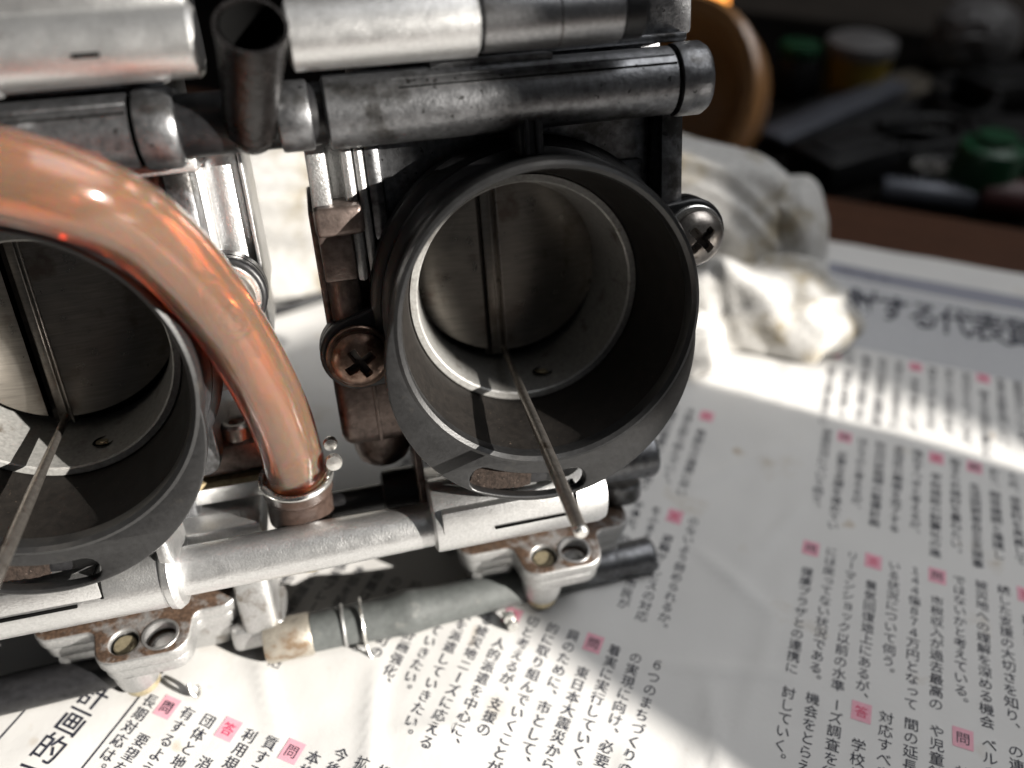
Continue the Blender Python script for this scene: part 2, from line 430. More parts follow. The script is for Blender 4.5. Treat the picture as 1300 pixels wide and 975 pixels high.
P4 = 4.32
FILL = ['生活困窮者自立支援事業の', '実施状況について伺う。', '相談件数は年々増加して', 'おり、関係機関と連携し', '必要な支援を進めている。', '子育て世代の負担軽減の', 'ため、保育料を見直して', 'はどうかと考えるが、', '財源の確保が課題であり', '慎重に検討していく。', '防災行政無線の整備計画', 'について進捗を伺う。', '平成二十七年度末までに', '全地区の整備を完了する', '予定で進めている。', '高齢者の見守り体制を', '強化すべきと考えるが、', '地域住民と協力して取り', '組んでいる状況である。', '学校施設の耐震化の進捗', '状況はどうなっているか。', '公共交通の利便性向上を', '図るため検討を重ねたい。', '観光資源の活用について', '市長の見解を伺いたい。']
def fill(i): return FILL[i % len(FILL)]
skew = 0.09
# right page, tier 3 and tier 4 (the readable ones) from the left column to the right
T3 = ['#問　健康プラザとの連携に', 'には戻ってない状況である。', 'リーマンショック以前の水準', '#答　景気回復途上にあるが、', 'いる状況について伺う。', '１４４億８７４万円となって', '#問　市税収入が過去最高の', 'ではないかと考えている。', '被災地への理解を深める機会', '続した支援の大切さを知り、', '#答　職員は今後も市の', '実施状況について伺う。', '必要な支援を進めている。']
for k, t in enumerate(T3): column(t, 17.5 + P4 * k, 134.3 + skew * P4 * k)
T4 = ['討していく。', '機会をとらえて検', 'ーズ調査を行い、', '#答　学校との連携', '対応すべきと考', '間の延長を行う', 'や児童館の開館時', '#問　放課後児童ク', 'ベルの向上を図', 'の連携を深め、', '#答　市民の声を', '広く聴いていく。']
for k, t in enumerate(T4): column(t, 17.7 + P4 * k, 97.3 + 0.08 * P4 * k)
for k in range(12):
    t = ('#問　' if k in (2, 9) else '#答　' if k in (6, 8) else '') + fill(k * 3 + 1)
    t = ('#答　' if k in (6,) else '#問　' if k in (1, 8) else '') + fill(k * 3 + 1)
    column(t[:13], 17.0 + P4 * k, 174.2 + 0.02 * P4 * k)
for k in range(13):
    t = ('#答　' if k in (0, 5, 9) else '') + fill(k * 2 + 4)
    column(t[:13], 15.6 + P4 * k, 209.6 + 0.075 * P4 * k)
# left page: tiers counted from the fold to the left
L2 = ['のないよう努められるか。', '#答　避難サービスの対応', 'をふまえ、今後も市民が', '安心して利用できるよう', '職員研修を重ね、準備に', '取り組んでいきたい。', '#問　地域防災計画の見直し', '自主防災組織の育成に努', '町内会と連携した訓練を', '実施している。', '消防水利の充実について', '#答　計画的に整備を進め', '耐震性貯水槽を設置する', '方向で検討している。', '避難所の備蓄品について', '#問　災害時要援護者の', '名簿の整備状況を伺う。']
L2[3], L2[4] = '平準化、自動車税の', '社会参加の場として'
for k, t in enumerate(L2): column(t, -8.2 - P4 * k, 132.2)
L1 = ['#答　高齢化の進展に伴い', '今後も取り組んでいく。', '介護予防事業の充実を図り', '自動車の運転に不安を', '#問　市の見解を伺いたい。', '検討を重ねている。', '公共施設の統廃合を含め'] + [fill(k) for k in range(5, 16)]
for k, t in enumerate(L1): column(t, -12.8 - P4 * k, 168.6)
L3 = ['６つのまちづくりの', 'の実現に向け、必要な', '着実に実行していく。', '#問　東日本大震災から', '興のために、市として、', '的に取り組んでいくことが', '切と考えるが、支援の', '#答　人的派遣を中心に、', 'ある被災地ニーズに応える', '職員を派遣していきたい。', '継続していきたい。', '市町村の計画強化、', '設置促進、町の', 'の地区派遣など', '避難は。', '本部を設け備え', '感震ブレーカー等を把', '有する施設には、', '#問　町の整備計画', '感染症対策を含む', '努める考えである。', '市内全域の対応', '備えていくべき']
for k, t in enumerate(L3): column(t, -6.8 - P4 * k, 93.6 - (0.06 * P4 * max(0, k - 6)))
L4 = ['変化する社会に', '対応できる体制', '提案していく。', '利用者の状況は', '組織の育成強化', '進めていくため', '変わる環境の中', '（一般質問から）', '提供していく。', '推進していく。', '拡充を図るため', '今後の支援体制', '本格的に実施す', '#問　防災計画', '質するべきでは', '利用規模の拡大', '#答　消防団は', '団体と地区の連', '有するよう、', '#問　要望を', '長期対応は。', '消防団員の確保', '']
for k, t in enumerate(L4[:21]): column(t, -7.0 - P4 * k + (0.7 if k == 20 else 0), 55.2 - 0.0 * k if k < 12 else 53.0 - 0.07 * P4 * (k - 12))
# big vertical headline beside two hairlines at the lower left
hl = MB()
for k, ch in enumerate('計画的で元気なまち'): put(hl, ch, -103.0, 46.2 - 5.5 * k, 5.6, bold=0.004)
hl.build('headline', 'ink', news, angle=80)
for u in (-95.2, -112.8):
    st = MB()
    for k in range(30):
        a, b = 50.5 - k * 3.0, 50.5 - (k + 1) * 3.0
        st.add([(x, y, paper_h(x, y) + 0.07) for x, y in ((u - .16, b), (u + .16, b), (u + .16, a), (u - .16, a))], [(0, 1, 2, 3)])
    st.build('ruled_line', 'ink', news, angle=80)
def strip(name, m, u0, u1, v0, v1, lift, n=60):
    st = MB(); vs = []
    for k in range(n + 1):
        u = u0 + (u1 - u0) * k / n
        vs += [(u, v0, paper_h(u, v0) + lift), (u, v1, paper_h(u, v1) + lift)]
    st.add(vs, [(2 * k, 2 * k + 2, 2 * k + 3, 2 * k + 1) for k in range(n)]); return st
# header: tint band, fine stripes, large headline
hb = strip('b', 0, 9, 185, 250.2, 252.9, 0.06); hb.add(*((lambda q: (q.v, q.f))(strip('b', 0, 9, 185, 252.9, 255.6, 0.06)))); hb.add(*((lambda q: (q.v, q.f))(strip('b', 0, 9, 185, 255.6, 258.2, 0.06))))
hb.build('header_band', 'band_ink', news, angle=80)
hs = MB(); v = 213.4
while v < 249:
    q = strip('s', 0, 9, 185, v, v + 0.95, 0.05); hs.add(q.v, q.f); v += 1.55
so = hs.build('header_stripes', 'grey_ink', news, angle=80)
hd = MB()
for k, ch in enumerate('に対する代表質問'): put(hd, ch, 12.2 + 8.9 * k, 237.6, 16.5, 0, 0.12, bold=0.014, sx=0.60)
hd.build('header_headline', 'ink', news, angle=80)
hc = MB()
for k, ch in enumerate('平成二六年一月'): put(hc, ch, 13.2 + 2.3 * k, 254.4, 2.4, 0, 0.12)
hc.build('header_date', 'ink', news, angle=80)

# ------------------------------------------------------------------ the carburettor bank (local axes: x along the bank, y into the throats, z up the bodies)
AZ, EL = R(75.78), R(16.32)
ax = Vector((math.sin(AZ), math.cos(AZ), 0))
out = Vector((math.sin(AZ + math.pi / 2) * math.cos(EL), math.cos(AZ + math.pi / 2) * math.cos(EL), math.sin(EL)))
ay = -out; az_ = ax.cross(ay)
BANK_R = Matrix((ax, ay, az_)).transposed()
bank = thing('carburettor_bank', 'worn motorcycle carburettor bank with two round black intake throats lying on newspaper', 'carburettor')
bank.location = Vector((6.384, 104.94, 70.37)) * S
bank.rotation_euler = BANK_R.to_euler()
PITCHX = -78.2

def both(name, mb, mats, subs=(), angle=35):
    """the same part on the right and on the left carburettor; subs = [(name, MB, mats)] are its sub-parts"""
    me = mb.mesh(name, mats, angle); sm = [(n, b.mesh(n, m_, angle)) for n, b, m_ in subs]
    res = []
    for k in range(2):
        o = link(name, me, bank, (PITCHX * k, 0, 0))
        for n, m_ in sm: link(n, m_, o)
        res.append(o)
    return res

# intake funnel with its crescent lip and slot
f = MB()
f.lathe([(23.3, 2.6), (23.32, 1.4), (23.55, 0.5), (24.2, 0.0), (24.75, 0.25), (25.15, 1.1), (25.2, 2.6)], 'Y', seg=96, caps=False, mi=1)
f.lathe([(25.2, 2.6), (24.7, 3.6), (24.2, 6.0), (24.1, 8.6), (24.6, 9.6), (25.5, 10.2), (25.6, 11.4), (25.0, 11.9), (25.1, 12.6), (26.4, 13.1), (27.0, 13.8), (27.0, 16.4), (26.4, 17.2), (25.6, 17.4), (25.6, 18.6)], 'Y', seg=96, caps=False, mi=0)
f.lathe([(23.3, 2.6), (22.7, 5.5), (21.9, 9.5), (21.0, 13.5), (20.5, 16.5), (20.4, 18.6)], 'Y', seg=96, caps=False, mi=2)
# crescent
ca0 = R(-101); cc = (6.4 * math.cos(ca0), 6.4 * math.sin(ca0)); cr = 25.6
def crescent_r(a):
    d = a - ca0; dx = 6.4 * math.cos(d); q = cr * cr - (6.4 * math.sin(d)) ** 2
    return max(24.6, dx + math.sqrt(q))
ring_pts = [R(-101 + (k - 60) * 1.6) for k in range(121)]
outer = [(crescent_r(a) * math.cos(a), crescent_r(a) * math.sin(a)) for a in ring_pts]
inner = [(23.8 * math.cos(a), 23.8 * math.sin(a)) for a in reversed(ring_pts)]
def slot_loop(r0, r1, a0, a1, n=24):
    rm, hr = (r0 + r1) / 2, (r1 - r0) / 2; lp = []
    for k in range(n + 1): a = a0 + (a1 - a0) * k / n; lp.append((r1 * math.cos(a), r1 * math.sin(a)))
    for k in range(1, 8):
        b = math.pi * k / 8; c = (rm * math.cos(a1), rm * math.sin(a1)); lp.append((c[0] + hr * math.cos(a1 + b), c[1] + hr * math.sin(a1 + b)))
    for k in range(n + 1): a = a1 + (a0 - a1) * k / n; lp.append((r0 * math.cos(a), r0 * math.sin(a)))
    for k in range(1, 8):
        b = math.pi * k / 8; c = (rm * math.cos(a0), rm * math.sin(a0)); lp.append((c[0] + hr * math.cos(a0 + math.pi + b), c[1] + hr * math.sin(a0 + math.pi + b)))
    return lp
slot = slot_loop(26.8, 31.1, R(-117.5), R(-85.5))
f.plate([outer + inner, slot], 0.25, 2.4, 'XZ', 0.35, 1)
f.plate([slot_loop(25.6, 31.3, R(-118), R(-85))], 5.2, 6.2, 'XZ', 0.2, 0)
# clip tab on top and seam on the rim
clip = MB().box(-1.9, 1.9, 6.5, 14, 24.6, 30.5, 0.5).box(-1.2, -0.5, 6.0, 13, 24.8, 30.2, 0.2).box(0.5, 1.2, 6.0, 13, 24.8, 30.2, 0.2)
dust = MB(); dn = 24
dvs = []
for i in range(dn + 1):
    a = R(-120 + 22 * i / dn)
    for j in range(7):
        r = 26.3 + 5.0 * j / 6
        dvs.append((r * math.cos(a), 2.0 + 2.6 * (i / dn) ** 1.5 + 0.4 * noise.noise((i * .7, j * .9, 0)), r * math.sin(a)))
dust.add(dvs, [(i * 7 + j, i * 7 + j + 1, (i + 1) * 7 + j + 1, (i + 1) * 7 + j) for i in range(dn) for j in range(6)])
both('intake_funnel', f, ['black', 'lip', 'funnel_in'], [('clip_tab', clip, 'black'), ('dust_deposit', dust, 'dust')])

# venturi ring, slide and needle
rg = MB().lathe([(20.4, 18.4), (20.4, 16.9), (20.2, 16.7), (19.2, 16.7), (18.9, 16.95), (18.7, 18.5), (18.1, 22), (17.4, 26.5), (17.3, 40), (20.4, 40)], 'Y', seg=96, closed=True)
jet = MB().lathe([(0.0, 0.25), (0.6, 0.22), (0.7, 0.05), (1.35, 0.0), (1.45, 0.0)], 'Z', (3.6, 22.2, -17.65), 24, caps=False)
jet2 = MB().lathe([(1.45, 0.0), (1.7, 0.22), (1.95, 0.0)], 'Z', (3.6, 22.2, -17.62), 24, caps=False)
both('venturi_ring', rg, 'ring', [('air_jet', jet, 'brass'), ('jet_rim', jet2, 'dark_hole')])
sl = MB(); n = 40
# front of the round slide: two gently rounded faces beside a groove
def slide_face(x0, x1, mi):
    vs = []; 
    for i in range(n + 1):
        x = x0 + (x1 - x0) * i / n; y = 27.6 + 0.010 * (x + 3.5) ** 2
        zb = -math.sqrt(max(0.1, 17.9 ** 2 - x * x)) * 0.80
        vs += [(x, y, zb), (x, y, 20.0), (x, y + 3, zb)]
    fs = [(3 * i, 3 * i + 3, 3 * i + 4, 3 * i + 1) for i in range(n)] + [(3 * i + 2, 3 * i + 5, 3 * i + 3, 3 * i) for i in range(n)]
    sl.add(vs, fs, mi)
slide_face(-17.2, -5.6, 0); slide_face(-1.9, 17.2, 0)
gr = MB().box(-5.65, -1.85, 30.2, 31, -16, 20, 0).box(-4.5, -1.9, 28.9, 30.5, -15.5, 20, 0.15, mi=1).box(-3.05, -2.8, 28.5, 29.5, -15.5, 20, 0.08, mi=2).box(-2.0, -1.7, 27.4, 30, -15.5, 20, 0.1, mi=2)  # dark floor and bright edge strips put shade and glints into the colours
both('throttle_slide', sl, 'slide', [('slide_groove', gr, ['groove', 'slide', 'steel'])])
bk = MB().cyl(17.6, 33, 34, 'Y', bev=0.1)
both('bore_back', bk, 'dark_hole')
nd = MB()
n0 = Vector((-2.6, 27, -13.9)); n1 = Vector((-4.5, -25.3, -21.2)); ndir = (n1 - n0).normalized()
prof = [0.6, 0.66, 0.78, 0.9, 1.0, 1.03, 1.03, 1.03]
nd.tube([n0 + (n1 - n0) * (k / 7) for k in range(8)], prof, 20, smooth=2)
nt_ = MB().tube([n1 - ndir * 0.1, n1 + ndir * 0.5, n1 + ndir * 0.9], [1.03, 1.03, 0.7], 20, smooth=2)
both('jet_needle', nd, 'steel', [('needle_tip', nt_, 'zinc')])

# funnel ears and their cross-head screws
def ear(cx, cz):
    m_ = MB(); L_ = math.hypot(cx, cz); dx, dz = cx / L_, cz / L_; px_, pz_ = -dz, dx
    pts = [(cx - dx * 8 + px_ * 7.5, cz - dz * 8 + pz_ * 7.5), (cx - dx * 8 - px_ * 7.5, cz - dz * 8 - pz_ * 7.5)]
    arc = [(cx + 6.3 * math.cos(t), cz + 6.3 * math.sin(t)) for t in [math.atan2(dz, dx) - math.pi / 2 + math.pi * k / 16 for k in range(17)]]
    m_.plate([pts + arc], 13.4, 16.2, 'XZ', 0.7)
    m_.lathe([(6.3, 16), (6.3, 18.4), (3, 18.4)], 'Y', (cx, 0, cz), 40, caps=False)
    return m_
def screw(cx, cz, y, rot):
    """pan head with a real cross recess"""
    h = MB(); seg, rings = 96, 22; vs, fs = [], []
    Rr = 4.6
    def prof(r):
        t = r / Rr
        return -3.0 * math.sqrt(max(0, 1 - (t * 0.94) ** 2.6)) * 1.0
    for j in range(rings + 1):
        r = Rr * (j / rings)
        for i in range(seg):
            a = 2 * math.pi * i / seg
            x, z = r * math.cos(a), r * math.sin(a)
            c, s = math.cos(rot), math.sin(rot)
            xr, zr = x * c + z * s, -x * s + z * c
            w = 0.62
            d = min(max(abs(xr) / 2.45, abs(zr) / w), max(abs(zr) / 2.45, abs(xr) / w))
            dep = 2.0 * max(0.0, min(1.0, (1.12 - d) / 0.24)) * (1 - 0.35 * r / 2.45 if r < 2.6 else 0)
            vs.append((cx + x, y + prof(r) + dep, cz + z))
    for j in range(rings):
        for i in range(seg):
            k = (i + 1) % seg
            fs.append((j * seg + i, j * seg + k, (j + 1) * seg + k, (j + 1) * seg + i))
    h.add(vs, fs)
    h.mi = [1 if all(vs[q][1] - (y + prof(math.hypot(vs[q][0] - cx, vs[q][2] - cz))) > 0.75 for q in f_) else 0 for f_ in fs]
    h.lathe([(Rr, -0.95), (Rr, 0.0), (2.4, 0.0), (2.4, 4)], 'Y', (cx, y, cz), 64, caps=False)
    w = MB().lathe([(2.4, 0.05), (5.2, 0.05), (5.4, 0.25), (5.4, 0.85), (5.2, 1.0), (2.4, 1.0)], 'Y', (cx, y, cz), 48, closed=True)
    return h, w
for (cx, cz, rot) in ((-30.0, -5.6, 0.5), (29.4, 7.2, 0.75)):
    both('funnel_ear', ear(cx, cz), 'black')
    h, w = screw(cx, cz, 12.2, rot)
    both('flange_screw', h, ['steel' if cx > 0 else 'steel_rust', 'groove'], [('washer', w, 'zinc' if cx > 0 else 'steel_rust')])

# cast body
b = MB()
b.plate([rrect([(-24, -26), (22, -26), (22, 34), (-24, 34)], 3), circ(0, 0, 20.3, 72)], 19, 58, 'XZ', 0.5)
b.box(-24.2, 26.5, 20, 45, 22, 40, 1.0)                     # upper face behind the rail
b.box(-24.6, -21.9, 16.5, 40, 12, 36, 1.1, mi=0)
b.box(20.9, 23.6, 18.8, 45, -9, 31, 0.9); b.box(23.9, 28.2, 14.2, 45, -9, 31, 1.2)
b.box(17.4, 22.5, 18.2, 30, 13.6, 20.5, 0.8)
body = both('carburettor_body', b, 'alu_dark')
col = MB()
col.box(-33.4, -30.3, 14.5, 42, 18.5, 33, 0.7)
col.box(-30.4, -28.0, 19.5, 42, 14, 33, 0.3)
col.box(-28.2, -26.3, 15.8, 42, 6, 33, 0.8); col.box(-26.2, -24.6, 16.3, 42, 4, 33, 0.7)
colm = MB()
colm.box(-33.6, -26.0, 11.6, 32, 14.8, 19.3, 0.9, 3); colm.box(-33.4, -28.2, 12.8, 32, 7.4, 15.4, 0.5)
colm.cyl(2.7, -2, 9, 'Z', (-30.6, 17.5, 0)); colm.box(-34.4, -32.9, 18, 42, -8, 18, 0.5); colm.box(-33.5, -24, 21, 42, -10, 20, 0.5)
colm.box(-26.6, -23.8, 17, 40, -4, 8, 0.7)
lowb = MB()
lowb.box(-35, -22.2, 17, 36, -24.5, -9, 2.2, 3); lowb.box(-28.6, -27.9, 16.6, 20, -24, -10, 0.2)
lowb.lathe([(0, -31), (3.4, -31), (4.6, -30), (5.2, -28), (5.6, -24)], 'Z', (-28, 24, 0), 40)
r_ = both('side_casting', col, 'alu', [('side_block', colm, 'alu_brown'), ('passage_boss', lowb, 'alu_brown')])
web = MB().plate([rrect([(10, -42), (15, -43), (30, -30), (30, -8), (17, -8), (15, -22)], [1, 2, 2, 1, 1, 4])], -23.1, -21.8, 'XZ', 0.35)
web.v = [(y_, x_, z_) for x_, y_, z_ in web.v]
both('bracket_web', web, 'alu_brown')

# upper rail, cover, top tube
RY, RZ = 10.0, 33.2
ur = MB()
ur.lathe([(4.4, -29.6), (5.1, -29.2), (5.15, -12), (5.05, 22.9), (5.05, 23.0)], 'X', (0, RY, RZ), 64)
ur.lathe([(4.7, 23.6), (5.35, 23.8), (5.5, 24.6), (5.5, 28.0), (5.0, 28.8), (3.5, 28.9)], 'X', (0, RY, RZ), 64)
ur.box(-20, 22.9, 6.6, 9.4, RZ + 3.1, RZ + 4.1, 0.2)
ur.box(-29.4, 28.4, 10, 21, RZ - 2, RZ + 4.6, 0.8)
ur2 = MB().cyl(4.7, 22.5, 24.2, 'X', (0, RY, RZ), 0.1).box(-19, 22.9, RY - 4.35, RY - 3.4, RZ + 2.6, RZ + 2.95, 0.05)
both('upper_rail', ur, 'alu_dark', [('rail_groove', ur2, 'dark_hole')])
cv = MB().box(-29, 29.4, 14.5, 60, 39.4, 58, 1.0).box(-24, 27.6, 12.6, 20, 38.6, 40.0, 0.4)
cv.box(-14, 4.4, 8.2, 15, 37.9, 38.9, 0.3)
both('top_cover', cv, 'alu_dark')
TY, TZ = 3.6, 43.8
tt = MB().lathe([(3.6, -33), (4.55, -32.6), (4.6, -8.2), (3.9, -7.7)], 'X', (0, TY, TZ), 64)
tt.build('vent_tube', 'alu_bright', bank)
tt = MB().lathe([(3.4, -7.4), (4.2, -7.2), (4.3, -6.8), (4.35, 3.3), (4.2, 3.45), (4.35, 3.6), (4.35, 12.4), (4.0, 12.8)], 'X', (0, TY, TZ + 0.1), 64)
tt.build('vent_tube', 'alu_shaded', bank)
MB().lathe([(3.7, -8.2), (4.0, -8.0), (4.0, -6.9), (3.7, -6.7)], 'X', (0, TY, TZ), 48).build('tube_seal', 'black', bank)
MB().lathe([(3.4, 12.6), (4.15, 12.8), (4.2, 13.4), (4.2, 15.6), (3.6, 16.3)], 'X', (0, TY, TZ + 0.1), 48).build('tube_cap', 'black', bank)
tl = MB().lathe([(4.0, -120), (4.5, -119), (4.5, -70.5), (5.0, -70), (5.05, -68.6), (4.6, -68.2), (4.6, -44.6), (4.0, -44)], 'X', (0, TY, TZ + 0.4), 64)
tl.box(-69, -44.6, TY - 1.4, TY + 4, TZ + 4.0, TZ + 7.2, 0.6)
tl.build('vent_tube', 'alu_bright', bank, label='bright left vent tube with a flat ridge along its top')
MB().box(-58.4, -55.2, TY - 4.75, TY - 4.2, TZ - 0.75, TZ - 0.15, 0.1).build('tube_slot', 'dark_hole', bank)
# joint between the two upper rails
MB().cyl(4.3, -52, -29, 'X', (0, RY + 0.4, RZ), 0.3).build('rail_joint', 'black', bank)
MB().cyl(4.9, -36.2, -31.5, 'X', (0, RY, RZ), 0.5).build('joint_collar', 'alu_dark', bank)
# forked nipple with its open mouth to the front
np_ = MB().tube([(-39.9, 8, 32.2), (-39.4, 6, 34.8), (-38.6, 4, 38.2), (-37.8, 1.5, 41.6), (-37.2, -0.8, 44.2), (-37.0, -1.9, 45.3)], [3.6, 3.7, 3.9, 4.2, 4.5, 4.6], 40, inner=0.90)
np_.cyl(3.5, -1.2, 3.4, 'Y', (-39.9, 8, 32.2), 1.2); np_.lathe([(0, -0.6), (1.0, -0.5), (1.3, 0.2), (1.3, 2)], 'Y', (-39.3, 3.6, 33.6), 20)
npo = np_.build('hose_nipple', 'gunmetal', bank)
MB().tube([(-38.6, 4, 38.2), (-37.8, 1.5, 41.6), (-37.2, -0.8, 44.2), (-37.03, -1.85, 45.2)], [3.0, 3.35, 3.6, 3.75], 40, caps=False).cyl(3.3, 0, 0.3, 'Y', (-38.45, 3.2, 39.2), 0.05).build('bore', 'dark_hole', npo)  # black lining, shade inside the mouth put into its colour

# lower rail: thin tube between thick clamped sections
LY, LZ = 10.0, -37.0
bo = MB().lathe([(5.6, -22.0), (6.5, -21.6), (6.6, -21), (6.6, 8.6), (6.2, 9.6), (5.2, 10.0)], 'X', (0, LY, LZ), 64)
bo.box(-22, 9.2, 10, 22, LZ - 4.8, LZ + 3.6, 1)
bo.box(-20.5, 3.0, LY - 6.85, LY - 2.5, LZ - 0.2, LZ + 4.2, 0.35)
bog = MB().box(-11.5, 3.1, LY - 7.0, LY - 6.3, LZ - 0.75, LZ - 0.35, 0.05).box(3.2, 3.7, LY - 6.6, LY - 3.6, LZ - 0.6, LZ + 5.0, 0.05)
bo_r = bo.build('rail_clamp', 'alu_bright', bank); bog.build('clamp_slot', 'dark_hole', bo_r)
bl = MB().lathe([(5.6, -130), (6.4, -129.6), (6.4, -88), (6.5, -87.6), (6.5, -67.2), (7.0, -66.8), (7.2, -65.8), (6.6, -64.8), (5.4, -64.4)], 'X', (0, LY, LZ - 0.3), 64)
bl.box(-130, -66, 10, 22, LZ - 4.8, LZ + 3.6, 1)
bl.box(-92.5, -76, LY - 6.7, LY - 2, LZ + 0.6, LZ + 4.6, 0.35)
bl.box(-66.9, -64.6, LY - 5.6, LY + 8, LZ - 2, LZ + 8.2, 0.9)
blg = MB().box(-92.5, -80, LY - 6.85, LY - 6.2, LZ - 0.2, LZ + 0.3, 0.05).box(-76.4, -75.9, LY - 6.6, LY - 3.4, LZ + 0.4, LZ + 5.2, 0.05)
bo_l = bl.build('rail_clamp', 'alu_bright', bank); blg.build('clamp_slot', 'dark_hole', bo_l)
MB().lathe([(4.2, -65.5), (4.25, -40), (4.0, -21)], 'X', (0, LY, LZ - 1.6), 64).build('lower_rail', 'alu_bright', bank)

# float bowl: gasketed flange with a two-hole tab
def bowl_outline(g):
    return rrect([(-16.6 + g, 17 + g), (-6.2 + g, 17 + g), (-5.0 + g, 9.3 + g), (10.4 - g, 9.3 + g), (11.4 - g, 17 + g), (19 - g, 17 + g), (19 - g, 46), (-16.6 + g, 46)], [3, 1.6, 3.6, 3.6, 1.6, 3, 2, 2])
fb = MB()
fb.plate([bowl_outline(0), circ(-0.6, 13.6, 2.5, 32), circ(5.7, 13.6, 2.9, 32)], -56.0, -53.2, 'XY', 0.45)
fb.plate([bowl_outline(0.35), circ(5.7, 13.6, 2.0, 32)], -59.2, -56.2, 'XY', 0.45)
fbw = MB().plate([rrect([(-15, 18.2), (17, 18.2), (17, 42), (-15, 42)], 3.2)], -66.6, -58.8, 'XY', 0.8)
fbw.box(-14.8, -5.5, 17.2, 22, -66, -58.8, 1.6); fbw.box(4, 17.5, 17.6, 22, -64, -58.8, 1.6)
bs = MB().lathe([(4.1, -58.6), (4.0, -62), (3.7, -64.0), (3.2, -64.4)], 'Z', (-0.8, 13.6, 0), 40)
bc = MB().lathe([(3.2, -64.2), (3.3, -64.8), (3.2, -66.2), (0, -66.3)], 'Z', (-0.8, 13.6, 0), 40)
pin = MB().lathe([(0, -53.9), (1.7, -53.9), (2.0, -54.2), (2.0, -57)], 'Z', (-0.6, 13.6, 0), 32)
rim = MB().lathe([(2.7, -53.6), (2.75, -53.1), (3.2, -53.08), (3.3, -53.25)], 'Z', (5.7, 13.6, 0), 40, caps=False)
for part_ in (fb, fbw, bs, bc, pin, rim):
    c_, s_ = math.cos(EL), math.sin(EL)
    part_.v = [(x_, 13.6 + (y_ - 13.6) * c_ - (z_ + 53.2) * s_, -53.2 + (y_ - 13.6) * s_ + (z_ + 53.2) * c_) for x_, y_, z_ in part_.v]
both('float_bowl', fb, 'alu_bowl', [('bowl_wall', fbw, 'alu'), ('screw_boss', bs, 'alu'), ('boss_cap', bc, 'brass'), ('pin', pin, 'brass'), ('hole_rim', rim, 'alu_bright')])
bb_ = MB().box(-13, 15.5, 22, 44, -50.5, -25, 1.4).lathe([(3.6, -50), (4.0, -49.4), (4.0, -46.2), (3.6, -45.8)], 'Z', (19.5, 24, 0), 32)
both('body_base', bb_, 'alu_dark')
MB().lathe([(4.2, 6), (4.7, 7), (4.75, 24.6), (4.3, 25.2), (2.6, 25.3)], 'X', (0, 21, -38.9), 48).build('shaft_boss', 'alu_dark', bank)
MB().lathe([(3.8, 8), (4.0, 9), (4.0, 16), (3.7, 16.3), (3.9, 24.4), (3.4, 25.1), (2.4, 25.1)], 'X', (0, 21, -64.0), 48).build('fuel_stub', 'alu_dark', bank)

# left carburettor, side toward the right one
lc = MB()
lc.lathe([(3.7, 6), (3.8, 7), (3.8, 34)], 'Z', (-52.3, 23, 0), 40); lc.lathe([(3.7, 8), (3.8, 9), (3.8, 34)], 'Z', (-46.8, 24.5, 0), 40)
lc.box(-56, -44, 24, 44, -6, 34, 1); lc.box(-43.6, -43.0, 20, 40, 4, 31, 0.15)
lc.build('side_columns', 'alu_bright', bank)
lb = MB().box(-64, -48.5, 12, 24, 26.6, 29.6, 0.6).box(-61, -53.8, 11, 22, 29, 32.0, 0.5)
lb.build('rail_ledge', 'alu', bank)
md = MB().box(-67, -45.5, 23.5, 46, -29.2, -23.0, 1.4)
mds = MB().lathe([(0, 1.2), (1.0, 1.2), (1.4, 1.6), (1.5, 2.9), (2.3, 3.0), (2.9, 2.4), (3.0, 0.0)], 'Z', (-53.6, 27.5, -23.2), 32)
md_o = md.build('fuel_plate', 'alu_brown', bank); mds.build('socket_screw', 'steel', md_o)
MB().box(-67.4, -45.2, 22.6, 46, -30.6, -29.3, 0.25).build('gasket', 'gasket', bank)
MB().box(-67, -45.5, 23.0, 46, -34, -30.7, 0.5).box(-69.5, -51.6, 16.2, 40, -42, -35.4, 0.9).build('lower_casting', 'alu_bright', bank)
MB().box(-59.5, -52.6, 16.8, 30, -61, -43, 1.8, 3).box(-62, -51.5, 17.4, 30, -64.5, -58.5, 1.5, 3).build('drain_column', 'alu', bank)
hf = MB().lathe([(4.2, -46), (4.6, -45), (4.6, -36), (4.0, -33.5), (3.9, -27)], 'Z', (-44.4, 17.2, 0), 40)
hf.build('hose_spigot', 'brass', bank)
MB().cyl(2.7, -43, -24, 'X', (0, 20, -37.2), 0.3).lathe([(3.2, -29.6), (4.4, -29.2), (4.5, -28), (4.5, -23)], 'X', (0, 20, -36.6), 40).build('fuel_joint', 'black', bank)
# lower fuel line
MB().lathe([(4.0, -56), (4.2, -55), (4.2, -47.6), (3.9, -47.0), (2.6, -47)], 'X', (0, 18, -63.4), 48).build('fuel_pipe', 'tan_pipe', bank)

# ------------------------------------------------------------------ hoses (things of their own, pushed onto the bank)
def on_bank(o):
    o.location = bank.location; o.rotation_euler = bank.rotation_euler; return o
oh = on_bank(thing('fuel_hose', 'translucent amber orange fuel hose arching down between the two throats', 'hose'))
HP = [(-150, 8, 12), (-120, -4, 28), (-92, -10, 35.0), (-74, -11, 33.8), (-60, -9.5, 28.4), (-53.4, -3, 20.3), (-48.4, 6, 5.4), (-45.0, 12, -10.5), (-43.9, 15.4, -23), (-44.2, 16.8, -30), (-44.4, 17.2, -37)]
MB().tube(HP, [5.4, 5.4, 5.4, 5.4, 5.35, 5.3, 5.25, 5.25, 5.25, 5.25, 5.2], 40, inner=0.60, smooth=10).build('hose_tube', 'hose', oh, angle=60)
rk = MB(); cN = Vector((0.03, -0.22, 1)).normalized(); e1 = cN.orthogonal().normalized(); e2 = cN.cross(e1)
cc_ = Vector((-44.05, 16.2, -27.6))
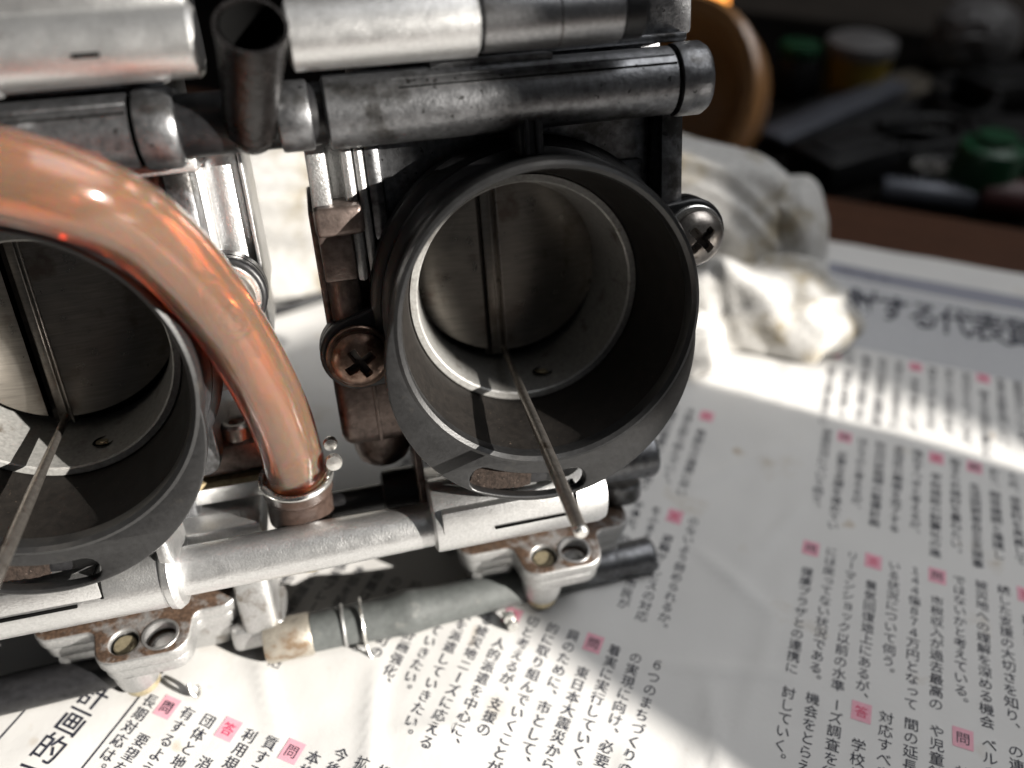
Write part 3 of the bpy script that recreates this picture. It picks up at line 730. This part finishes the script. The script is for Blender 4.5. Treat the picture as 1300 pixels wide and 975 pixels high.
cl_pts = [cc_ + (e1 * math.cos(t) + e2 * math.sin(t)) * 5.95 for t in [2 * math.pi * k / 40 for k in range(41)]]
rk.tube(cl_pts, 0.62, 12, smooth=2)
rk.tube([(-38.6, 13.6, -27), (-37.6, 12.2, -24.6), (-37.2, 11.6, -22.4)], 0.6, 10, smooth=4)
rk.lathe([(0.2, -0.8), (1.35, -0.7), (1.5, 0), (1.35, 0.7), (0.2, 0.8)], 'Y', (-37.0, 11.6, -23.6), 20); rk.lathe([(0.2, -0.8), (1.1, -0.7), (1.25, 0), (1.1, 0.7), (0.2, 0.8)], 'Y', (-37.1, 13.2, -20.8), 20)
rk.build('hose_clamp', 'zinc', oh)
MB().tube([(-44.05, 16.5, -28.6), (-44.15, 16.8, -30.2), (-44.2, 17.0, -31.6), (-44.4, 17.3, -36)], [5.6, 6.1, 5.75, 5.75], 36, smooth=4).build('end_collar', 'collar', oh)

gh = on_bank(thing('rubber_hose', 'grey rubber hose with a bulge and wire clip below the silver lower rail', 'hose'))
MB().tube([(-47, 18, -63.2), (-42.5, 18, -63.2), (-40.6, 18, -63.2), (-38, 18, -63.3), (-33, 18, -63.4), (-28, 18.2, -63.3), (-22, 18.4, -63.4), (-8, 19.4, -63.7), (9, 20.8, -64.0)], [3.9, 3.95, 3.85, 4.0, 4.1, 4.6, 4.0, 3.9, 3.9], 36, smooth=5).build('hose_tube', 'rubber', gh)
MB().cyl(4.35, -41.2, -40.6, 'X', (0, 18, -63.2), 0.2).build('sleeve_edge', 'alu', gh)
wc = MB(); wc.tube([(-37.2, 18 + 4.6 * math.cos(t), -63.3 + 4.6 * math.sin(t)) for t in [2 * math.pi * k / 32 for k in range(33)]], 0.32, 8, smooth=2)
wc.tube([(-37.2, 14.6, -66.6), (-36.8, 13.6, -68.2), (-36.2, 13.2, -69.3)], 0.3, 8, smooth=3); wc.tube([(-37.2, 14.8, -66.6), (-37.9, 14.2, -67.0), (-38.8, 14.6, -66.4)], 0.3, 8, smooth=3)
wc.build('wire_clip', 'zinc', gh)
w2 = MB(); w2.tube([(-9.4, 15, -66.0), (-8.9, 13.4, -66.6), (-8.2, 13.0, -68)], 0.5, 8, smooth=3); w2.lathe([(0.3, -0.8), (1.2, -0.6), (1.3, 0.6), (0.3, 0.8)], 'Y', (-8.6, 13.4, -66.3), 16); w2.lathe([(0.3, -0.8), (1.1, -0.6), (1.2, 0.6), (0.3, 0.8)], 'Y', (-8.2, 12.6, -67.6), 16)
w2.build('clip_end', 'zinc', gh)
bh = on_bank(thing('rubber_hose', 'thick black rubber hose leaving the left float bowl at the lower left', 'hose'))
MB().tube([(-76, 21, -63.4), (-84, 20, -63.4), (-95, 19, -63.2), (-110, 18, -62.8), (-135, 17, -62)], 3.6, 36, smooth=5).build('hose_tube', 'black', bh)
w3 = MB().tube([(-70.2, 13.0, -65.0), (-69.9, 12.2, -66.6), (-69.0, 12.0, -67.6), (-68.4, 12.4, -66.6), (-69.0, 12.8, -65.6)], 0.42, 8, smooth=4)
w3.build('clip_end', 'zinc', bh)

# ------------------------------------------------------------------ white rag behind the bank
M['rag'] = mat('rag_cloth', (0.52, 0.51, 0.49), 0, 0.95, spec=0.05, grain=(0.5, 0.14), dirt=(0.06, 0.53, (0.33, 0.29, 0.22)), bump=(1.3, 0.35))
def blob(c, r, seed, e=0.75, amp=0.16, fr=2.2, rotz=0.0, tilt=0.0):
    bmx = bmesh.new(); bmesh.ops.create_icosphere(bmx, subdivisions=6, radius=1)
    rm = Matrix.Rotation(rotz, 3, 'Z') @ Matrix.Rotation(tilt, 3, 'Y')
    for v in bmx.verts:
        d = v.co.copy()
        q = Vector([math.copysign(abs(t) ** e, t) for t in d])
        w = Vector((noise.noise(d * 1.1 + Vector((seed, 0, 0))), noise.noise(d * 1.1 + Vector((0, seed, 4))), noise.noise(d * 1.1 + Vector((2, 0, seed)))))
        k = 1 - abs(noise.noise(d * fr + w * 1.3 + Vector((seed, seed, 0)))) * 2
        k2 = 1 - abs(noise.noise(d * fr * 2.3 + w * 2 + Vector((seed * 2, 1, 0)))) * 2
        s = 1 + amp * k + amp * 0.35 * k2 + 0.012 * noise.noise(d * 22)
        p = rm @ Vector((q.x * r[0] * s, q.y * r[1] * s, q.z * r[2] * s))
        v.co = Vector(c) + p
        if v.co.z < 1.6: v.co.z = 1.6
    return bmx
def cloth_lump(c, r, seed, e=0.7, rotz=0.0, tilt=0.0, folds=()):
    """a bunched piece of cloth: rounded slab with long soft folds; folds = [(direction, frequency, height)]"""
    b_ = bmesh.new(); bmesh.ops.create_icosphere(b_, subdivisions=6, radius=1)
    rm = Matrix.Rotation(rotz, 3, 'Z') @ Matrix.Rotation(tilt, 3, 'Y')
    for v in b_.verts:
        d = v.co.copy()
        q = Vector([math.copysign(abs(t) ** e, t) for t in d])
        k = 1 + 0.07 * noise.noise(d * 1.3 + Vector((seed, 0, 2)))
        for n_, (dr, fr, hgt) in enumerate(folds):
            ph = d.dot(Vector(dr)) * fr + 1.5 * noise.noise(d * 1.2 + Vector((seed, n_ * 3.1, 0))) + seed
            k += hgt * (0.5 + 0.5 * math.cos(2 * ph)) ** 1.3 * (0.5 + 0.9 * abs(noise.noise(d * 0.9 + Vector((n_, seed, 5)))))
        p = rm @ Vector((q.x * r[0] * k, q.y * r[1] * k, q.z * r[2] * k))
        v.co = Vector(c) + p
        if v.co.z < 1.6: v.co.z = 1.6
    return b_
rag = thing('rag', 'crumpled dirty white cotton rag bunched behind the right throat', 'rag')
F1 = [((0.2, 0.3, 1), 4.2, 0.10), ((1, 0.2, 0.4), 2.3, 0.07), ((0.5, 0.4, 1), 9.5, 0.03)]
F2 = [((0.8, 0.2, 0.6), 4.6, 0.16), ((-0.5, 0.3, 0.9), 5.5, 0.12), ((0.2, 1, 0.1), 3.6, 0.10), ((0.9, -0.3, 0.6), 11, 0.05)]
MB().bm(cloth_lump((44, 225, 22), (36, 17, 26), 3.1, 0.62, -0.30, 0.10, F1)).build('cloth_fold', 'rag', rag, angle=180)
MB().bm(cloth_lump((84, 217, 16), (9.5, 13, 22), 1.7, 0.75, -0.5, -0.20, F1[:1])).build('cloth_fold', 'rag', rag, angle=180)
MB().bm(cloth_lump((69, 199, 6), (25, 13, 16), 8.4, 0.80, -0.25, 0.12, F2)).build('cloth_fold', 'rag', rag, angle=180)
MB().bm(cloth_lump((44, 187, 4), (14, 9, 11), 2.2, 0.85, -0.5, 0, F2[:2])).build('cloth_fold', 'rag', rag, angle=180)
cl2 = thing('cloth', 'white cotton cloth in bright sun seen through the gap between the two carburettors', 'rag')
MB().bm(cloth_lump((-55, 246, 10), (70, 30, 34), 5.2, 0.7, 0.05, 0, F1)).build('cloth_fold', 'rag', cl2, angle=180)

cb = thing('cable', 'thin black cable on the paper in the gap behind the orange hose', 'cable')
MB().tube([(-120, 190, 3.6), (-92, 196, 3.2), (-70, 204, 3.4), (-50, 216, 3.2), (-20, 224, 3.4), (10, 226, 3.2)], 1.5, 12, smooth=6).build('cable_sheath', 'black', cb)

# ------------------------------------------------------------------ dark clutter on the floor beyond the table
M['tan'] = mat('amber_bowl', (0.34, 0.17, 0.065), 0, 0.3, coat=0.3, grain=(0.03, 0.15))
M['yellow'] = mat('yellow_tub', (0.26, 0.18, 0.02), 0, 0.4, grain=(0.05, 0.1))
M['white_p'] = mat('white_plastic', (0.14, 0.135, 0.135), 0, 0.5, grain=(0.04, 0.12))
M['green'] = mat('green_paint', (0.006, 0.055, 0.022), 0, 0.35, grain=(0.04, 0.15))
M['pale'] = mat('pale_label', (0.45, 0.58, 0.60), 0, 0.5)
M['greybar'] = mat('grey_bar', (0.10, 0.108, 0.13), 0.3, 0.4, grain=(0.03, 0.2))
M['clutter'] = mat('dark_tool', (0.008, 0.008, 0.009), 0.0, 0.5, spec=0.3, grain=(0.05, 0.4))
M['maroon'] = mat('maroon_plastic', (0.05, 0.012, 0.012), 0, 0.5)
FZ = -25
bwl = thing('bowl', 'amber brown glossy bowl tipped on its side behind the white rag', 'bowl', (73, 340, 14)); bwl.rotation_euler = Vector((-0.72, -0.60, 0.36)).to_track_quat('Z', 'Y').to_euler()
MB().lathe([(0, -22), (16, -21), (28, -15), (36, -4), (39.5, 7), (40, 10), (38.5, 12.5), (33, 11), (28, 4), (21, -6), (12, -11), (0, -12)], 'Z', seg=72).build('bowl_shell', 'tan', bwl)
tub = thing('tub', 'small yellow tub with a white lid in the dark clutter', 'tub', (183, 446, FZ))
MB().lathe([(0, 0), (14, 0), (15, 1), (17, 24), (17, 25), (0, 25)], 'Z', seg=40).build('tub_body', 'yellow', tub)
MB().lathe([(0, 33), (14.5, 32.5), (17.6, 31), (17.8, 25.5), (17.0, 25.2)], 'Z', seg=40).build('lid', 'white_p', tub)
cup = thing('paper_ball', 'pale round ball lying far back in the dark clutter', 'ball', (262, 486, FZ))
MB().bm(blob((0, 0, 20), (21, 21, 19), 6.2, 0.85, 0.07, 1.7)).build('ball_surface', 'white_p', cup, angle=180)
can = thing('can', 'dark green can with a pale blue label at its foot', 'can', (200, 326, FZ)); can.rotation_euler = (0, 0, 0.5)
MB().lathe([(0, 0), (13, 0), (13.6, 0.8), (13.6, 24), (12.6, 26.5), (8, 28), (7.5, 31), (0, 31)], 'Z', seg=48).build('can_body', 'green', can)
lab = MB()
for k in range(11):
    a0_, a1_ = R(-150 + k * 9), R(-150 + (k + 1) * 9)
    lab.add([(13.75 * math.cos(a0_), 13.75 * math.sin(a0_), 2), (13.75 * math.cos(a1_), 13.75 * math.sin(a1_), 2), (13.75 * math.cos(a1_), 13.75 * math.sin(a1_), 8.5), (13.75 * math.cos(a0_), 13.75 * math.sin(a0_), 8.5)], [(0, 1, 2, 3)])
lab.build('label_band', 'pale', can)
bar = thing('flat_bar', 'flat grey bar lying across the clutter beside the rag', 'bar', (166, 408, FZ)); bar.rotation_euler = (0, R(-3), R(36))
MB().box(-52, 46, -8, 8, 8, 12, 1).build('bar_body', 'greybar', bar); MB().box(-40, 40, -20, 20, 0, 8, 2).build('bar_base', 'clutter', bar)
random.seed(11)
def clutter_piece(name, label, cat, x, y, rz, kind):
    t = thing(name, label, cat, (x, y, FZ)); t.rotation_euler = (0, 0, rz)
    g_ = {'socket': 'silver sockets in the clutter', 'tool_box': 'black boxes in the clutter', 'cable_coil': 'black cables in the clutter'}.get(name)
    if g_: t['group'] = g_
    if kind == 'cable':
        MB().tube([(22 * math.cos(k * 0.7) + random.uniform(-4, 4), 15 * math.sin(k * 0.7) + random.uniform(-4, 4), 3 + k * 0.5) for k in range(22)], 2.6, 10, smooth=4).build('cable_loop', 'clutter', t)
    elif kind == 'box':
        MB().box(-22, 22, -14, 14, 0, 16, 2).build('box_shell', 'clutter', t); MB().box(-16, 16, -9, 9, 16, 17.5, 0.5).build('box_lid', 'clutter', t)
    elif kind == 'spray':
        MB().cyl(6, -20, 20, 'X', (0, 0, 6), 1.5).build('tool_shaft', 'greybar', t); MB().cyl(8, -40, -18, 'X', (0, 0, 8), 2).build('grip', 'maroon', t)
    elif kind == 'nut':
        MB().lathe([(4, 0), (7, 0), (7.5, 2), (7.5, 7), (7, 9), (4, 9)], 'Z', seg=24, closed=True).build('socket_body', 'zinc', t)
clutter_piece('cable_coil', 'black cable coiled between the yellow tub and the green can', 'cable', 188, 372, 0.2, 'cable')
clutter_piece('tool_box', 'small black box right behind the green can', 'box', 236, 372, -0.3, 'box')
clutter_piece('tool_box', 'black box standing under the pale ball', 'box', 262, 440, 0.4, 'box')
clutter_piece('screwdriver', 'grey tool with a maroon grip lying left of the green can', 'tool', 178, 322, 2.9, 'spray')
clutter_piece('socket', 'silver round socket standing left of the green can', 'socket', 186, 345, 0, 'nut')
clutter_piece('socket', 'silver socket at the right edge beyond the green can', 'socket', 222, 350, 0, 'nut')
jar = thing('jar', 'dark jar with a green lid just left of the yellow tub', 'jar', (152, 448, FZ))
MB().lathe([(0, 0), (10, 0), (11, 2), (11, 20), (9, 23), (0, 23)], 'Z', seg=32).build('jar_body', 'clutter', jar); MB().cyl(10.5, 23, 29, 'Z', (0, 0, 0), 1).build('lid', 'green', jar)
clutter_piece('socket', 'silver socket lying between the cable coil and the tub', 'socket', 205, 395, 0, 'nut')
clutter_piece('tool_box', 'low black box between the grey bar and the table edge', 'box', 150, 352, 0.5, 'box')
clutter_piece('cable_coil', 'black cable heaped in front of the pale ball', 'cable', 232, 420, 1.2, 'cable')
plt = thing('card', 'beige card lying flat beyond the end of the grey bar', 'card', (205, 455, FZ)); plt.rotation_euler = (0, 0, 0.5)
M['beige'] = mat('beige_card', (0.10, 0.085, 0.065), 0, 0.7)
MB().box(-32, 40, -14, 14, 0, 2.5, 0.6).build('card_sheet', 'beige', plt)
knob = thing('orange_knob', 'small glowing orange knob above the amber bowl', 'knob', (99.5, 432, FZ))
ml = bpy.data.materials.new('orange_glow'); ml.use_nodes = True
pb = ml.node_tree.nodes['Principled BSDF']; pb.inputs['Base Color'].default_value = (0.8, 0.3, 0.05, 1); pb.inputs['Emission Color'].default_value = (1.0, 0.36, 0.07, 1); pb.inputs['Emission Strength'].default_value = 1.0  # orange tip given an emission of its own
M['glow'] = ml
MB().lathe([(9, 0), (9, 38), (6, 40), (6, 42)], 'Z', seg=24).build('knob_post', 'clutter', knob)
MB().lathe([(5, 42), (7, 44), (7.5, 50), (6, 57), (0, 60)], 'Z', seg=32).build('knob_cap', 'glow', knob)
